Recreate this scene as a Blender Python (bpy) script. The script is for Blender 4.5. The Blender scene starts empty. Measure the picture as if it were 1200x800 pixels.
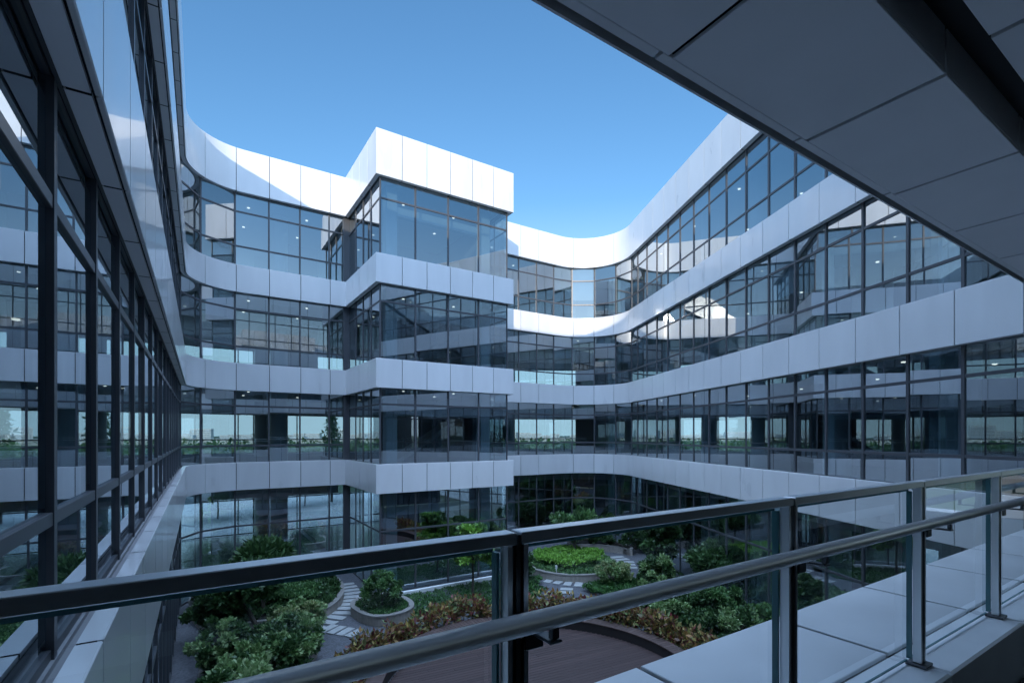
import bpy, math, random
import numpy as np
from mathutils import Vector, Matrix
R = math.radians
random.seed(7)
S = bpy.context.scene
C = S.collection

# ------------------------------------------------------------------ camera, sky, sun, exposure
cam_d = bpy.data.cameras.new('camera')
cam = bpy.data.objects.new('camera', cam_d); C.objects.link(cam)
cam.location = (0, 0, 0)                       # z = 0 is eye height; the garden lies 6.9 m lower
cam.rotation_euler = (R(90), 0, R(-32.84))
cam_d.sensor_width = 36; cam_d.lens = 17.595
cam_d.shift_y = 0.0915
cam_d.clip_start = 0.05; cam_d.clip_end = 9000
S.camera = cam

TO_SUN = Vector((-0.727, -1.0, 0.27)).normalized()
EL = math.asin(TO_SUN.z)
W = bpy.data.worlds.new('World'); S.world = W; W.use_nodes = True
nt = W.node_tree; nt.nodes.clear()
sky = nt.nodes.new('ShaderNodeTexSky'); sky.sky_type = 'NISHITA'; sky.sun_disc = False
sky.sun_elevation = EL; sky.sun_rotation = math.atan2(TO_SUN.x, TO_SUN.y)
sky.air_density = 1.0; sky.dust_density = 0.05; sky.ozone_density = 1.9; sky.altitude = 300
bg = nt.nodes.new('ShaderNodeBackground'); bg.inputs['Strength'].default_value = 0.15
wo = nt.nodes.new('ShaderNodeOutputWorld')
# sky scaled up overhead, out of view: added light for the shaded court
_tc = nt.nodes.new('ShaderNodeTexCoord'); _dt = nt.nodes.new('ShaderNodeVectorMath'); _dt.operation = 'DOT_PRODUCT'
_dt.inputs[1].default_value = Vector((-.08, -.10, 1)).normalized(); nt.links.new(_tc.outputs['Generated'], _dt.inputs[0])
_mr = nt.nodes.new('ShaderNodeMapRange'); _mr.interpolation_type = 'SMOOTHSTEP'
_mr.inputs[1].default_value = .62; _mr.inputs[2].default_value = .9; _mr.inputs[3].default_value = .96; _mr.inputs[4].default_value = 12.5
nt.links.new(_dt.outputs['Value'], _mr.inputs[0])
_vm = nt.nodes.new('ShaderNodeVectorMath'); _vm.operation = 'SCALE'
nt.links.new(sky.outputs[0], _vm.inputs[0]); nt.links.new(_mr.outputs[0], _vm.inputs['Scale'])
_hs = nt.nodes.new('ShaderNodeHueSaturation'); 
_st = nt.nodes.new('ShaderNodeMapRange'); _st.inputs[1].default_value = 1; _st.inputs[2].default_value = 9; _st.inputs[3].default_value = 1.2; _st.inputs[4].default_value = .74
nt.links.new(_mr.outputs[0], _st.inputs[0]); # even haze imitated in the horizon colour, replacing a yellow band: read the sky no lower than about 9 degrees
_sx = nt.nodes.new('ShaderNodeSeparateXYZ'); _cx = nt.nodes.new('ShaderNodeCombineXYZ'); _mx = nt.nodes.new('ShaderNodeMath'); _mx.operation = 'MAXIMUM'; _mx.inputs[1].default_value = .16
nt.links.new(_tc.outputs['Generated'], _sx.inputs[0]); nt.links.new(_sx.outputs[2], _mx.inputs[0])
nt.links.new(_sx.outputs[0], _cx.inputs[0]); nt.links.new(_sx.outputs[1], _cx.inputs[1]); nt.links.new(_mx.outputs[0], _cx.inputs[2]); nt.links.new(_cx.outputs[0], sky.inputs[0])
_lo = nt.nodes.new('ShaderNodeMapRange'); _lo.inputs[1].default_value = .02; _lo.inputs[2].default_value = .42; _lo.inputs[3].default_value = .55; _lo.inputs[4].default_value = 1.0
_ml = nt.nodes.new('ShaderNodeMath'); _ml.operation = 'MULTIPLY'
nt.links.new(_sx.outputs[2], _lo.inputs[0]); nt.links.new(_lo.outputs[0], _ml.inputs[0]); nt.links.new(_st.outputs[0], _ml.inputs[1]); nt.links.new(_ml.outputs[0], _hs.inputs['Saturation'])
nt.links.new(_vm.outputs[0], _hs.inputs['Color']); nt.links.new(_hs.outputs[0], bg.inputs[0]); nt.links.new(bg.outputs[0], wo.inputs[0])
sd = bpy.data.lights.new('sun', 'SUN'); sun = bpy.data.objects.new('sun', sd); C.objects.link(sun)
sd.energy = 2.0; sd.angle = R(0.5); sd.color = (1.0, 0.88, 0.74)
sun.rotation_euler = TO_SUN.to_track_quat('Z', 'Y').to_euler(); sun.location = (-20, -30, 30)
S.view_settings.view_transform = 'Standard'; S.view_settings.look = 'None'
S.view_settings.gamma = 1; S.view_settings.exposure = 0.9
S.cycles.max_bounces = 10; S.cycles.transparent_max_bounces = 28; S.cycles.glossy_bounces = 5
S.cycles.diffuse_bounces = 4; S.cycles.caustics_reflective = True; S.cycles.blur_glossy = 0.3; S.cycles.sample_clamp_indirect = 25; S.cycles.caustics_refractive = False

# ------------------------------------------------------------------ materials
def mat(name, col, rough=.5, metal=0, spec=.5, noise=0, nscale=6, coat=0, island=0, bump=0, bscale=30, stretch=None):
    m = bpy.data.materials.new(name); m.use_nodes = True
    n = m.node_tree; b = n.nodes['Principled BSDF']
    b.inputs['Base Color'].default_value = (*col, 1); b.inputs['Roughness'].default_value = rough
    b.inputs['Metallic'].default_value = metal; b.inputs['Specular IOR Level'].default_value = spec
    if coat:
        b.inputs['Coat Weight'].default_value = coat; b.inputs['Coat Roughness'].default_value = .06
    src = None
    tc = n.nodes.new('ShaderNodeTexCoord')
    mp = n.nodes.new('ShaderNodeMapping'); n.links.new(tc.outputs['Object'], mp.inputs[0])
    if stretch: mp.inputs['Scale'].default_value = stretch
    if noise or island:
        mul = n.nodes.new('ShaderNodeMix'); mul.data_type = 'RGBA'; mul.blend_type = 'MULTIPLY'
        mul.inputs[0].default_value = 1; mul.inputs[6].default_value = (*col, 1)
        add = n.nodes.new('ShaderNodeMath'); add.operation = 'ADD'; add.inputs[0].default_value = 1; add.inputs[1].default_value = 0
        last = None
        if noise:
            nz = n.nodes.new('ShaderNodeTexNoise'); nz.inputs['Scale'].default_value = nscale; nz.inputs['Detail'].default_value = 6
            n.links.new(mp.outputs[0], nz.inputs['Vector'])
            mr = n.nodes.new('ShaderNodeMapRange'); mr.inputs[1].default_value = .25; mr.inputs[2].default_value = .75
            mr.inputs[3].default_value = 1 - noise; mr.inputs[4].default_value = 1 + noise
            n.links.new(nz.outputs[0], mr.inputs[0]); last = mr.outputs[0]
            rr = n.nodes.new('ShaderNodeMapRange'); rr.inputs[1].default_value = .25; rr.inputs[2].default_value = .75
            rr.inputs[3].default_value = rough * .8; rr.inputs[4].default_value = min(1, rough * 1.25)
            n.links.new(nz.outputs[0], rr.inputs[0]); n.links.new(rr.outputs[0], b.inputs['Roughness'])
        if island:
            ge = n.nodes.new('ShaderNodeNewGeometry')
            mr = n.nodes.new('ShaderNodeMapRange'); mr.inputs[3].default_value = 1 - island; mr.inputs[4].default_value = 1 + island
            n.links.new(ge.outputs['Random Per Island'], mr.inputs[0])
            if last is None: last = mr.outputs[0]
            else:
                mm = n.nodes.new('ShaderNodeMath'); mm.operation = 'MULTIPLY'
                n.links.new(last, mm.inputs[0]); n.links.new(mr.outputs[0], mm.inputs[1]); last = mm.outputs[0]
        n.links.new(last, mul.inputs[7]); n.links.new(mul.outputs[2], b.inputs['Base Color'])
    if bump:
        nb = n.nodes.new('ShaderNodeTexNoise'); nb.inputs['Scale'].default_value = bscale; nb.inputs['Detail'].default_value = 4
        n.links.new(mp.outputs[0], nb.inputs['Vector'])
        bp = n.nodes.new('ShaderNodeBump'); bp.inputs['Strength'].default_value = bump; bp.inputs['Distance'].default_value = .02
        n.links.new(nb.outputs[0], bp.inputs['Height']); n.links.new(bp.outputs[0], b.inputs['Normal'])
    return m

def glass(name, tint, ior, refl=(.92, .95, .97), base=0.0, bump=0):
    m = bpy.data.materials.new(name); m.use_nodes = True; n = m.node_tree; n.nodes.clear()
    o = n.nodes.new('ShaderNodeOutputMaterial'); mx = n.nodes.new('ShaderNodeMixShader')
    t = n.nodes.new('ShaderNodeBsdfTransparent'); t.inputs[0].default_value = (*tint, 1)
    g = n.nodes.new('ShaderNodeBsdfGlossy'); g.inputs['Roughness'].default_value = 0.0; g.inputs[0].default_value = (*refl, 1)
    # Schlick reflectance from the facing angle, the same on both sides of the sheet
    lw = n.nodes.new('ShaderNodeLayerWeight'); lw.inputs['Blend'].default_value = .5
    pw = n.nodes.new('ShaderNodeMath'); pw.operation = 'POWER'; pw.inputs[1].default_value = 4.0
    n.links.new(lw.outputs['Facing'], pw.inputs[0])
    mr = n.nodes.new('ShaderNodeMapRange'); r0 = ((ior - 1) / (ior + 1)) ** 2 + base
    mr.inputs[3].default_value = r0; mr.inputs[4].default_value = 1
    n.links.new(pw.outputs[0], mr.inputs[0])
    n.links.new(mr.outputs[0], mx.inputs[0]); n.links.new(t.outputs[0], mx.inputs[1]); n.links.new(g.outputs[0], mx.inputs[2])
    n.links.new(mx.outputs[0], o.inputs[0])
    if bump:
        tc = n.nodes.new('ShaderNodeTexCoord')
        nb = n.nodes.new('ShaderNodeTexNoise'); nb.inputs['Scale'].default_value = .8; nb.inputs['Detail'].default_value = 1
        n.links.new(tc.outputs['Object'], nb.inputs['Vector'])
        bp = n.nodes.new('ShaderNodeBump'); bp.inputs['Strength'].default_value = bump; bp.inputs['Distance'].default_value = .01
        n.links.new(nb.outputs[0], bp.inputs['Height']); n.links.new(bp.outputs[0], g.inputs['Normal'])
    return m

def leafmat(name, cols, trans=.25):
    m = bpy.data.materials.new(name); m.use_nodes = True; n = m.node_tree
    b = n.nodes['Principled BSDF']; b.inputs['Roughness'].default_value = .45
    ge = n.nodes.new('ShaderNodeNewGeometry'); cr = n.nodes.new('ShaderNodeValToRGB')
    e = cr.color_ramp.elements
    while len(e) < len(cols): e.new(.5)
    for i, c in enumerate(cols):
        e[i].position = i / max(1, len(cols) - 1); e[i].color = (*c, 1)
    n.links.new(ge.outputs['Random Per Island'], cr.inputs[0]); n.links.new(cr.outputs[0], b.inputs['Base Color'])
    tr = n.nodes.new('ShaderNodeBsdfTranslucent'); n.links.new(cr.outputs[0], tr.inputs[0])
    mx = n.nodes.new('ShaderNodeMixShader'); mx.inputs[0].default_value = trans
    n.links.new(b.outputs[0], mx.inputs[1]); n.links.new(tr.outputs[0], mx.inputs[2])
    n.links.new(mx.outputs[0], n.nodes['Material Output'].inputs[0])
    return m

M = {}
M['panel'] = mat('white_panel', (.73, .74, .745), .32, coat=.55, island=.03, noise=.05, nscale=1.6, stretch=(1, 1, .25))
M['soffit'] = mat('grey_soffit_panel', (.84, .85, .86), .45, island=.03, noise=.03, nscale=2)
M['dark'] = mat('dark_joint', (.012, .013, .015), .7)
M['flash'] = mat('grey_flashing', (.30, .30, .31), .45, noise=.12, nscale=3)
M['frame'] = mat('grey_frame', (.075, .08, .09), .38, spec=.6)
M['glass'] = glass("window_glass", (.50, .62, .66), 1.95, base=.31, refl=(.88, .95, 1.0), bump=.03)
M['rear_glass'] = glass('clear_glass', (.86, .93, .94), 1.5)
M['rail_glass'] = glass('railing_glass', (.93, .965, .96), 1.55)
M['glass_edge'] = mat('glass_edge', (.10, .25, .27), .2)
M['steel'] = mat('brushed_steel', (.84, .85, .86), .36, metal=1)
M['tube'] = mat('satin_steel_tube', (.88, .89, .90), .34, metal=.35)
M['steel_dark'] = mat('dark_steel', (.10, .105, .115), .38, metal=.8, noise=.1, nscale=10)
M['ceil'] = mat('white_ceiling', (.62, .63, .63), .8)
M['carpet'] = mat('dark_carpet', (.07, .075, .08), .9)
M['tile'] = mat('pale_polished_tile', (.30, .32, .34), .12, spec=.6, noise=.06, nscale=3)
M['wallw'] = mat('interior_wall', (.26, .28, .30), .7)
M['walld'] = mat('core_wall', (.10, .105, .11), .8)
M['column'] = mat('blue_grey_column', (.42, .50, .54), .5)
M['slab'] = mat('pale_coping', (.76, .775, .79), .4, noise=.10, nscale=1.7, island=.02)
M['kerb'] = mat('pale_kerb', (.80, .81, .82), .45, noise=.05, nscale=4)
M['gravel'] = mat('gravel', (.105, .11, .125), .9, noise=.55, nscale=16, bump=.8, bscale=22)
M['stone'] = mat('stepping_stone', (.36, .37, .37), .8, noise=.10, nscale=9, island=.08)
M['wallst'] = mat('planter_stone', (.30, .27, .24), .85, noise=.18, nscale=7, island=.10, bump=.3)
M['coping'] = mat('planter_coping', (.25, .235, .22), .8, noise=.12, nscale=8)
M['soil'] = mat('dark_soil', (.03, .026, .02), .95, noise=.3, nscale=12)
M['deck'] = mat('deck_board', (.066, .040, .038), .55, noise=.22, nscale=5, island=.20, stretch=(.6, 12, 1))
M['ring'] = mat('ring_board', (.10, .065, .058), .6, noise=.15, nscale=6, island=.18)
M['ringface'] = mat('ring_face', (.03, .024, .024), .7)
M['bark'] = mat('bark', (.09, .075, .06), .9, noise=.3, nscale=12, bump=.5)
M['city'] = mat('pale_city_wall', (.66, .66, .64), .7, noise=.08, nscale=.05)
M['cityd'] = mat('city_window_band', (.40, .43, .46), .4)
M['red'] = mat('red_roof', (.45, .12, .09), .7)
M['terrain'] = mat('green_terrain', (.06, .085, .04), .95, noise=.5, nscale=.02)
M['paving'] = mat('pale_paving', (.50, .50, .48), .7, noise=.08, nscale=1.5)
M['road'] = mat('pale_road', (.55, .54, .50), .8, noise=.1, nscale=.03)
M['lamp'] = bpy.data.materials.new('lit_downlight'); M['lamp'].use_nodes = True
_b = M['lamp'].node_tree.nodes['Principled BSDF']; _b.inputs['Emission Color'].default_value = (1, .95, .86, 1); _b.inputs['Emission Strength'].default_value = 1.3
M['leaf_dark'] = leafmat('dark_leaf', [(0.027, 0.068, 0.024), (0.053, 0.120, 0.038), (0.090, 0.180, 0.060)])
M['leaf_mid'] = leafmat('mid_leaf', [(0.055, 0.137, 0.046), (0.101, 0.220, 0.073), (0.183, 0.329, 0.110)])
M['leaf_pale'] = leafmat('pale_leaf', [(0.110, 0.220, 0.073), (0.220, 0.348, 0.128), (0.403, 0.512, 0.256)])
M['leaf_lime'] = leafmat('lime_leaf', [(0.128, 0.275, 0.046), (0.220, 0.439, 0.073), (0.329, 0.586, 0.110)])
M['leaf_var'] = leafmat('variegated_leaf', [(0.128, 0.220, 0.073), (0.293, 0.366, 0.146), (0.549, 0.549, 0.293)])
M['leaf_croton'] = leafmat('croton_leaf', [(0.073, 0.024, 0.030), (0.268, 0.061, 0.061), (0.098, 0.159, 0.049), (0.415, 0.207, 0.073), (0.122, 0.195, 0.061), (0.537, 0.403, 0.122), (0.207, 0.055, 0.061), (0.146, 0.183, 0.061)])
M['grass'] = leafmat('grass_blade', [(0.037, 0.110, 0.033), (0.073, 0.183, 0.055), (0.101, 0.238, 0.065)], .2)

# ------------------------------------------------------------------ helpers
def obj(name, verts, faces, mats, parent=None, mi=None, smooth=False):
    me = bpy.data.meshes.new(name); me.from_pydata([tuple(v) for v in verts], [], faces)
    for m in (mats if isinstance(mats, (list, tuple)) else [mats]): me.materials.append(m)
    if mi: me.polygons.foreach_set('material_index', mi)
    if smooth: me.polygons.foreach_set('use_smooth', [True] * len(me.polygons))
    me.update()
    o = bpy.data.objects.new(name, me); C.objects.link(o)
    if parent: o.parent = parent
    return o

def thing(name, label, cat, loc=(0, 0, 0), group=None, rz=0):
    o = bpy.data.objects.new(name, None); C.objects.link(o); o.empty_display_size = .2
    o.location = loc; o.rotation_euler = (0, 0, rz); tag(o, label, cat, group)
    return o

def tag(o, label, cat, group=None, kind=None):
    o['label'] = label; o['category'] = cat
    if group: o['group'] = group
    if kind: o['kind'] = kind
    return o

def structure(o):
    o['kind'] = 'structure'; return o

class MB:
    def __init__(s): s.v = []; s.f = []; s.m = []
    def quad(s, a, b, c, d, m=0):
        n = len(s.v); s.v += [a, b, c, d]; s.f.append((n, n + 1, n + 2, n + 3)); s.m.append(m)
    def box(s, x0, x1, y0, y1, z0, z1, m=0, bev=0):
        n = len(s.v)
        if bev:
            b = bev
            import itertools
            # box with chamfered vertical and horizontal edges: 24 points
            pts = []
            for z, zi in ((z0, z0 + b), (z1, z1 - b)):
                pts.append([(x0 + b, y0 + b, z), (x1 - b, y0 + b, z), (x1 - b, y1 - b, z), (x0 + b, y1 - b, z)])
                pts.append([(x0, y0, zi), (x1, y0, zi), (x1, y1, zi), (x0, y1, zi)])
            rings = [pts[0], pts[1], pts[3], pts[2]]
            for r in rings: s.v += r
            s.f.append((n + 3, n + 2, n + 1, n)); s.m.append(m)
            for k in range(3):
                for i in range(4):
                    j = (i + 1) % 4
                    s.f.append((n + 4 * k + i, n + 4 * k + j, n + 4 * k + 4 + j, n + 4 * k + 4 + i)); s.m.append(m)
            s.f.append((n + 12, n + 13, n + 14, n + 15)); s.m.append(m)
            return
        s.v += [(x0, y0, z0), (x1, y0, z0), (x1, y1, z0), (x0, y1, z0), (x0, y0, z1), (x1, y0, z1), (x1, y1, z1), (x0, y1, z1)]
        for q in ((3, 2, 1, 0), (4, 5, 6, 7), (0, 1, 5, 4), (1, 2, 6, 5), (2, 3, 7, 6), (3, 0, 4, 7)):
            s.f.append(tuple(n + i for i in q)); s.m.append(m)
    def prism(s, poly, z0, z1, m=0, mtop=None, mbot=None):
        n = len(s.v); k = len(poly)
        s.v += [(p[0], p[1], z0) for p in poly] + [(p[0], p[1], z1) for p in poly]
        s.f.append(tuple(range(n + k - 1, n - 1, -1))); s.m.append(m if mbot is None else mbot)
        s.f.append(tuple(range(n + k, n + 2 * k))); s.m.append(m if mtop is None else mtop)
        for i in range(k):
            j = (i + 1) % k
            s.f.append((n + i, n + j, n + k + j, n + k + i)); s.m.append(m)
    def tube(s, pts, r, seg=12, m=0, r1=None):
        pts = [Vector(p) for p in pts]; rings = []
        for i, p in enumerate(pts):
            t = (pts[min(i + 1, len(pts) - 1)] - pts[max(i - 1, 0)]).normalized()
            a = t.cross(Vector((0, 0, 1)) if abs(t.z) < .9 else Vector((1, 0, 0))).normalized(); b = t.cross(a)
            rr = r if r1 is None else r + (r1 - r) * i / (len(pts) - 1)
            n = len(s.v)
            s.v += [tuple(p + (a * math.cos(2 * math.pi * k / seg) + b * math.sin(2 * math.pi * k / seg)) * rr) for k in range(seg)]
            rings.append(n)
        for q in range(len(rings) - 1):
            for k in range(seg):
                j = (k + 1) % seg
                s.f.append((rings[q] + k, rings[q] + j, rings[q + 1] + j, rings[q + 1] + k)); s.m.append(m)
        s.f.append(tuple(rings[0] + k for k in range(seg))); s.m.append(m)
        s.f.append(tuple(rings[-1] + k for k in range(seg - 1, -1, -1))); s.m.append(m)
    def build(s, name, mats, parent=None, smooth=False):
        return obj(name, s.v, s.f, mats, parent, s.m, smooth)

class Path:
    """plan line of a facade; the courtyard is on its right-hand side"""
    def __init__(s, segs, m0=0, m1=0):
        s.segs = segs; s.m0 = m0; s.m1 = m1; s.L = sum(q[-1] for q in segs)
    def at(s, d, off=0):
        d0 = d; mit = 0
        if d < .03: mit = -off * s.m0
        elif d > s.L - .03: mit = off * s.m1
        for q in s.segs:
            if d <= q[-1] + 1e-6 or q is s.segs[-1]:
                if q[0] == 'l':
                    a, b = Vector(q[1]), Vector(q[2]); t = (b - a).normalized(); p = a + t * d
                else:                                    # clockwise arc: centre, radius, start angle
                    c, r, a0 = Vector(q[1]), q[2], q[3]; an = a0 - d / r
                    p = c + Vector((math.cos(an), math.sin(an))) * r
                    t = Vector((math.sin(an), -math.cos(an)))
                n = Vector((t.y, -t.x))
                return p + n * off + t * mit, n, t
            d -= q[-1]
    def samples(s, a, b):
        ss = [a]; acc = 0
        for q in s.segs:
            if q[0] == 'a':
                k = 1
                x = acc
                while x < acc + q[-1]:
                    if a + .02 < x < b - .02: ss.append(x)
                    x += .14
            acc += q[-1]
            if a + .02 < acc < b - .02: ss.append(acc)
        return sorted(ss) + [b]

def line(a, b): return ('l', a, b, (Vector(b) - Vector(a)).length)
def arc(c, r, a0, deg): return ('a', c, r, a0, r * R(deg))

def sweep(mb, path, a, b, prof, m=0, cap=False):
    ss = path.samples(a, b); rows = []
    for d in ss:
        row = []
        for o, z in prof:
            p, n, t = path.at(d, o); row.append((p.x, p.y, z))
        rows.append(row)
    for i in range(len(rows) - 1):
        base = len(mb.v); k = len(prof)
        if i == 0:
            start = base; mb.v += rows[0]
        mb.v += rows[i + 1]
        r0 = start + i * k; r1 = r0 + k
        for j in range(k - 1):
            mb.f.append((r0 + j, r0 + j + 1, r1 + j + 1, r1 + j)); mb.m.append(m)
    if cap:
        n = len(mb.f)
        mb.f.append(tuple(start + j for j in range(k))); mb.m.append(m)
        e = start + (len(rows) - 1) * k
        mb.f.append(tuple(e + j for j in range(k - 1, -1, -1))); mb.m.append(m)

GAP = .028
def band(path, breaks, zb, zt, parent, roof=False, cap=.13, soffit=True):
    mb = MB(); c = cap if not roof else .5; e = .008
    prof = [(-c, zt - .03), (-c, zt), (-e, zt), (0, zt - e), (0, zb + e), (-e, zb), (-.035, zb), (-.035, zb + .025)]
    for i in range(len(breaks) - 1):
        a = breaks[i] + (GAP / 2 if i else 0); b = breaks[i + 1] - (GAP / 2 if i < len(breaks) - 2 else 0)
        sweep(mb, path, a, b, prof, 0)
        for d, sgn in ((a, 1), (b, -1)):                   # returned edges of the folded panel
            (p, n, t), (q, _, _) = path.at(d, 0), path.at(d, -.03)
            mb.quad((p.x, p.y, zb), (p.x, p.y, zt), (q.x, q.y, zt), (q.x, q.y, zb), 0)
    sweep(mb, path, 0, path.L, [(-c - .01, zt - .03), (-.03, zt - .03), (-.03, zb + .04), (-.26, zb + .04)], 1)
    o = mb.build('cladding_band', [M['panel'], M['dark']], parent)
    if not roof:
        f = MB(); sweep(f, path, 0, path.L, [(-c, zt - .031), (-c, zt - .09), (-.21, zt - .09), (-.21, zt - .055), (-.33, zt - .045)])
        f.build('sill_flashing', M['flash'], o)
    if soffit:
        f = MB()
        for i in range(len(breaks) - 1):
            a = breaks[i] + (GAP / 2 if i else 0); b = breaks[i + 1] - (GAP / 2 if i < len(breaks) - 2 else 0)
            sweep(f, path, a, b, [(-.055, zb + .03), (-.055, zb + .004), (-.185, zb + .004), (-.185, zb + .06)])
        sweep(f, path, 0, path.L, [(-.195, zb + .03), (-.195, zb + .02), (-.215, zb + .02), (-.215, zb + .11), (-.33, zb + .11)], 1)
        f.build('soffit', [M['soffit'], M['frame']], o)
    return o

def slabs(path, depth, levels, parent, near=.34):
    """floor and ceiling build-up behind every band"""
    for k, (zb, zt, roof, ground) in enumerate(levels):
        mb = MB()
        sweep(mb, path, 0, path.L, [(-near, zt - .10), (-near, zb + .12)], 0)
        sweep(mb, path, 0, path.L, [(-near, zb + .12), (-depth, zb + .12)], 1)
        sweep(mb, path, 0, path.L, [(-depth, zt - .10), (-near, zt - .10)], 0)
        sweep(mb, path, 0, path.L, [(-depth, zb - .55), (-depth, zt - .02)], 1)
        if not roof: sweep(mb, path, 0, path.L, [(-depth - .12, zt - .02), (-depth - .12, zb - .55)], 2)
        mb.build('floor_slab', [M['carpet'], M['ceil'], M['panel']], parent)

_win = {}
def window(p, q, zs, zh, trans, parent, key='', mull=True, glassm='glass', tilt=.0034):
    """one glazed bay between two mullion points p and q (plan), sill zs, head zh"""
    p = Vector(p); q = Vector(q); w = (q - p).length; t = (q - p).normalized(); rz = math.atan2(t.y, t.x)
    k = (round(w, 3), round(zs, 2), round(zh, 2), tuple(trans), glassm)
    h = zh - zs
    if k not in _win:
        mb = MB(); fw = .03
        # local y: courtyard side is -y
        mb.box(-.036, .036, -.034, .006, 0, h, 0, .004)
        mb.box(.032, w - .032, -.02, .04, 0, .07); mb.box(.032, w - .032, -.02, .04, h - .07, h)
        for z in trans: mb.box(.037, w - .037, -.028, .006, z - zs - .04, z - zs + .04, 0, .004)
        o = mb.build('window', M['frame'], parent); C.objects.unlink(o)
        g = MB(); zz = [.06] + [z - zs for z in trans] + [h - .06]
        for a, b in zip(zz[:-1], zz[1:]):
            dy = random.uniform(-1, 1) * .0022
            g.quad((.02, dy, a), (w - .02, -dy, a), (w - .02, -dy, b), (.02, dy, b))
        gl = g.build('pane', M[glassm], None); C.objects.unlink(gl)
        _win[k] = (o.data, gl.data); bpy.data.objects.remove(o); bpy.data.objects.remove(gl)
    fm, gm = _win[k]
    o = bpy.data.objects.new('window', fm); C.objects.link(o); o.parent = parent
    o.location = (p.x, p.y, zs); o.rotation_euler = (0, 0, rz)
    g = bpy.data.objects.new('pane', gm); C.objects.link(g); g.parent = o
    g.rotation_euler = (random.uniform(-1, 1) * tilt * .7, 0, random.uniform(-1, 1) * tilt)
    return o

# storeys: sill / head / transoms
GZ = -6.9
BANDS = [(-2.494, -1.235), (2.03, 3.28), (6.505, 7.75), (11.08, 13.03)]
STOREYS = [(GZ + .02, -2.40, (-4.15,)), (-1.30, 2.13, (-.48, 1.34)), (3.22, 6.60, (4.07, 5.78)), (7.69, 11.18, (8.66, 10.24))]
LEVELS = [(-2.494, -1.235, 0, 0), (2.03, 3.28, 0, 0), (6.505, 7.75, 0, 0), (11.08, 12.7, 1, 0)]

def windows(path, breaks, parent, storeys=STOREYS, off=-.25):
    for d0, d1 in zip(breaks[:-1], breaks[1:]):
        p = path.at(d0, off)[0]; q = path.at(d1, off)[0]
        for zs, zh, tr in storeys: window(p, q, zs, zh, tr, parent)
    mb = MB(); p, n, t = path.at(breaks[-1], off)
    for zs, zh, tr in storeys: mb.box(-.035, .035, -.026, .006, zs, zh)
    e = mb.build('mullion', M['frame'], parent); e.location = (p.x, p.y, 0); e.rotation_euler = (0, 0, math.atan2(t.y, t.x))

def rear(path, depth, n, parent, storeys=STOREYS):
    """far-side window wall: a row of plain windows seen through the building"""
    for i in range(n):
        p = path.at(path.L * i / n, -depth - .06)[0]; q = path.at(path.L * (i + 1) / n, -depth - .06)[0]
        for k, (zs, zh, tr) in enumerate(storeys):
            z0 = zs if k else GZ + .02
            window(p, q, z0, zh - .65, (z0 + 1.0,) if k else (z0 + 2.4,), parent, glassm='rear_glass')

def lights(path, parent, ds, offs, levels):
    me = bpy.data.meshes.new('ceiling_light')
    pts = [(.06 * math.cos(a * math.pi / 5), .06 * math.sin(a * math.pi / 5)) for a in range(10)]
    mb = MB(); mb.prism(pts, -.03, 0)
    o0 = mb.build('ceiling_light', M['lamp']); me = o0.data; bpy.data.objects.remove(o0)
    for z in levels:
        for d in ds:
            for of in offs:
                o = bpy.data.objects.new('ceiling_light', me); C.objects.link(o); o.parent = parent
                p = path.at(d, of)[0]; o.location = (p.x, p.y, z + .118)

def column(parent, x, y, r=.42, round_=True):
    for zs, zh in ((GZ, -2.375), (-1.335, 2.149), (3.18, 6.624), (7.65, 11.199)):
        mb = MB()
        mb.prism([(x + r * math.cos(a * math.pi / 12), y + r * math.sin(a * math.pi / 12)) for a in range(24)], zs, zh)
        mb.build('column', M['column'], parent)

def XL(y): return -.5 + .016 * y
# ------------------------------------------------------------------ ground
g = MB(); n = 14
g.quad((-4000, -4000, GZ - .12), (4000, -4000, GZ - .12), (4000, 4000, GZ - .12), (-4000, 4000, GZ - .12))
structure(g.build('terrain', M['terrain']))
g = MB(); g.quad((-1.2, -1, GZ - .004), (25, -1, GZ - .004), (25, 27, GZ - .004), (-1.2, 27, GZ - .004))
structure(g.build('gravel_ground', M['gravel']))
g = MB(); g.quad((-40, 26.2, GZ - .05), (60, 26.2, GZ - .05), (60, 62, GZ - .05), (-40, 62, GZ - .05))
g.quad((25.001, -20, GZ - .05), (60, -20, GZ - .05), (60, 26.199, GZ - .05), (25.001, 26.199, GZ - .05))
structure(g.build('pavement', M['paving']))
g = MB(); g.prism([(-900, 520), (1500, 380), (1500, 420), (-900, 560)], GZ - .2, GZ + 4.2)
structure(g.build('road', M['road']))

# ------------------------------------------------------------------ the four wings and the bay
RL = 2.2
cL = (2.1, 23.65)
PL = Path([line((XL(-.2), -.2), (-.1, 23.65)), arc(cL, RL, math.pi, R(1) * 0 + math.degrees(.416 / RL))])
bL = [1.36 * i for i in range(18)] + [PL.L]
left = thing('office_wing', 'long office wing on the left, its windows seen edge-on and mirroring the court', 'building', (-.5, 12, GZ))
PB = Path([arc(cL, RL, math.pi - .416 / RL, 90 - math.degrees(.416 / RL)), line((2.1, 25.85), (6.66, 25.85))], 0, 0)
bB = [0, 1.37, 2.74, 4.11, 5.48, 6.85, PB.L]
back = thing('office_wing', 'curving white-banded office wing across the back of the court, left of the projecting glass bay', 'building', (3, 26, GZ))
PB2 = Path([line((13.58, 25.8), (20.055, 25.8))])
bB2 = [0, .98, 2.35, 3.72, 5.10, PB2.L]
back2 = thing('office_wing', 'short office wing straight behind the court, right of the projecting glass bay', 'building', (17, 26, GZ))
cR = (20.41, 23.1)
dR = Vector((-.422, -.906)).normalized(); aR = math.degrees(math.acos(-dR.x * 0 + dR.x)) 
turn = 90 + math.degrees(math.acos(-dR.y)) * 1.0
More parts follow.
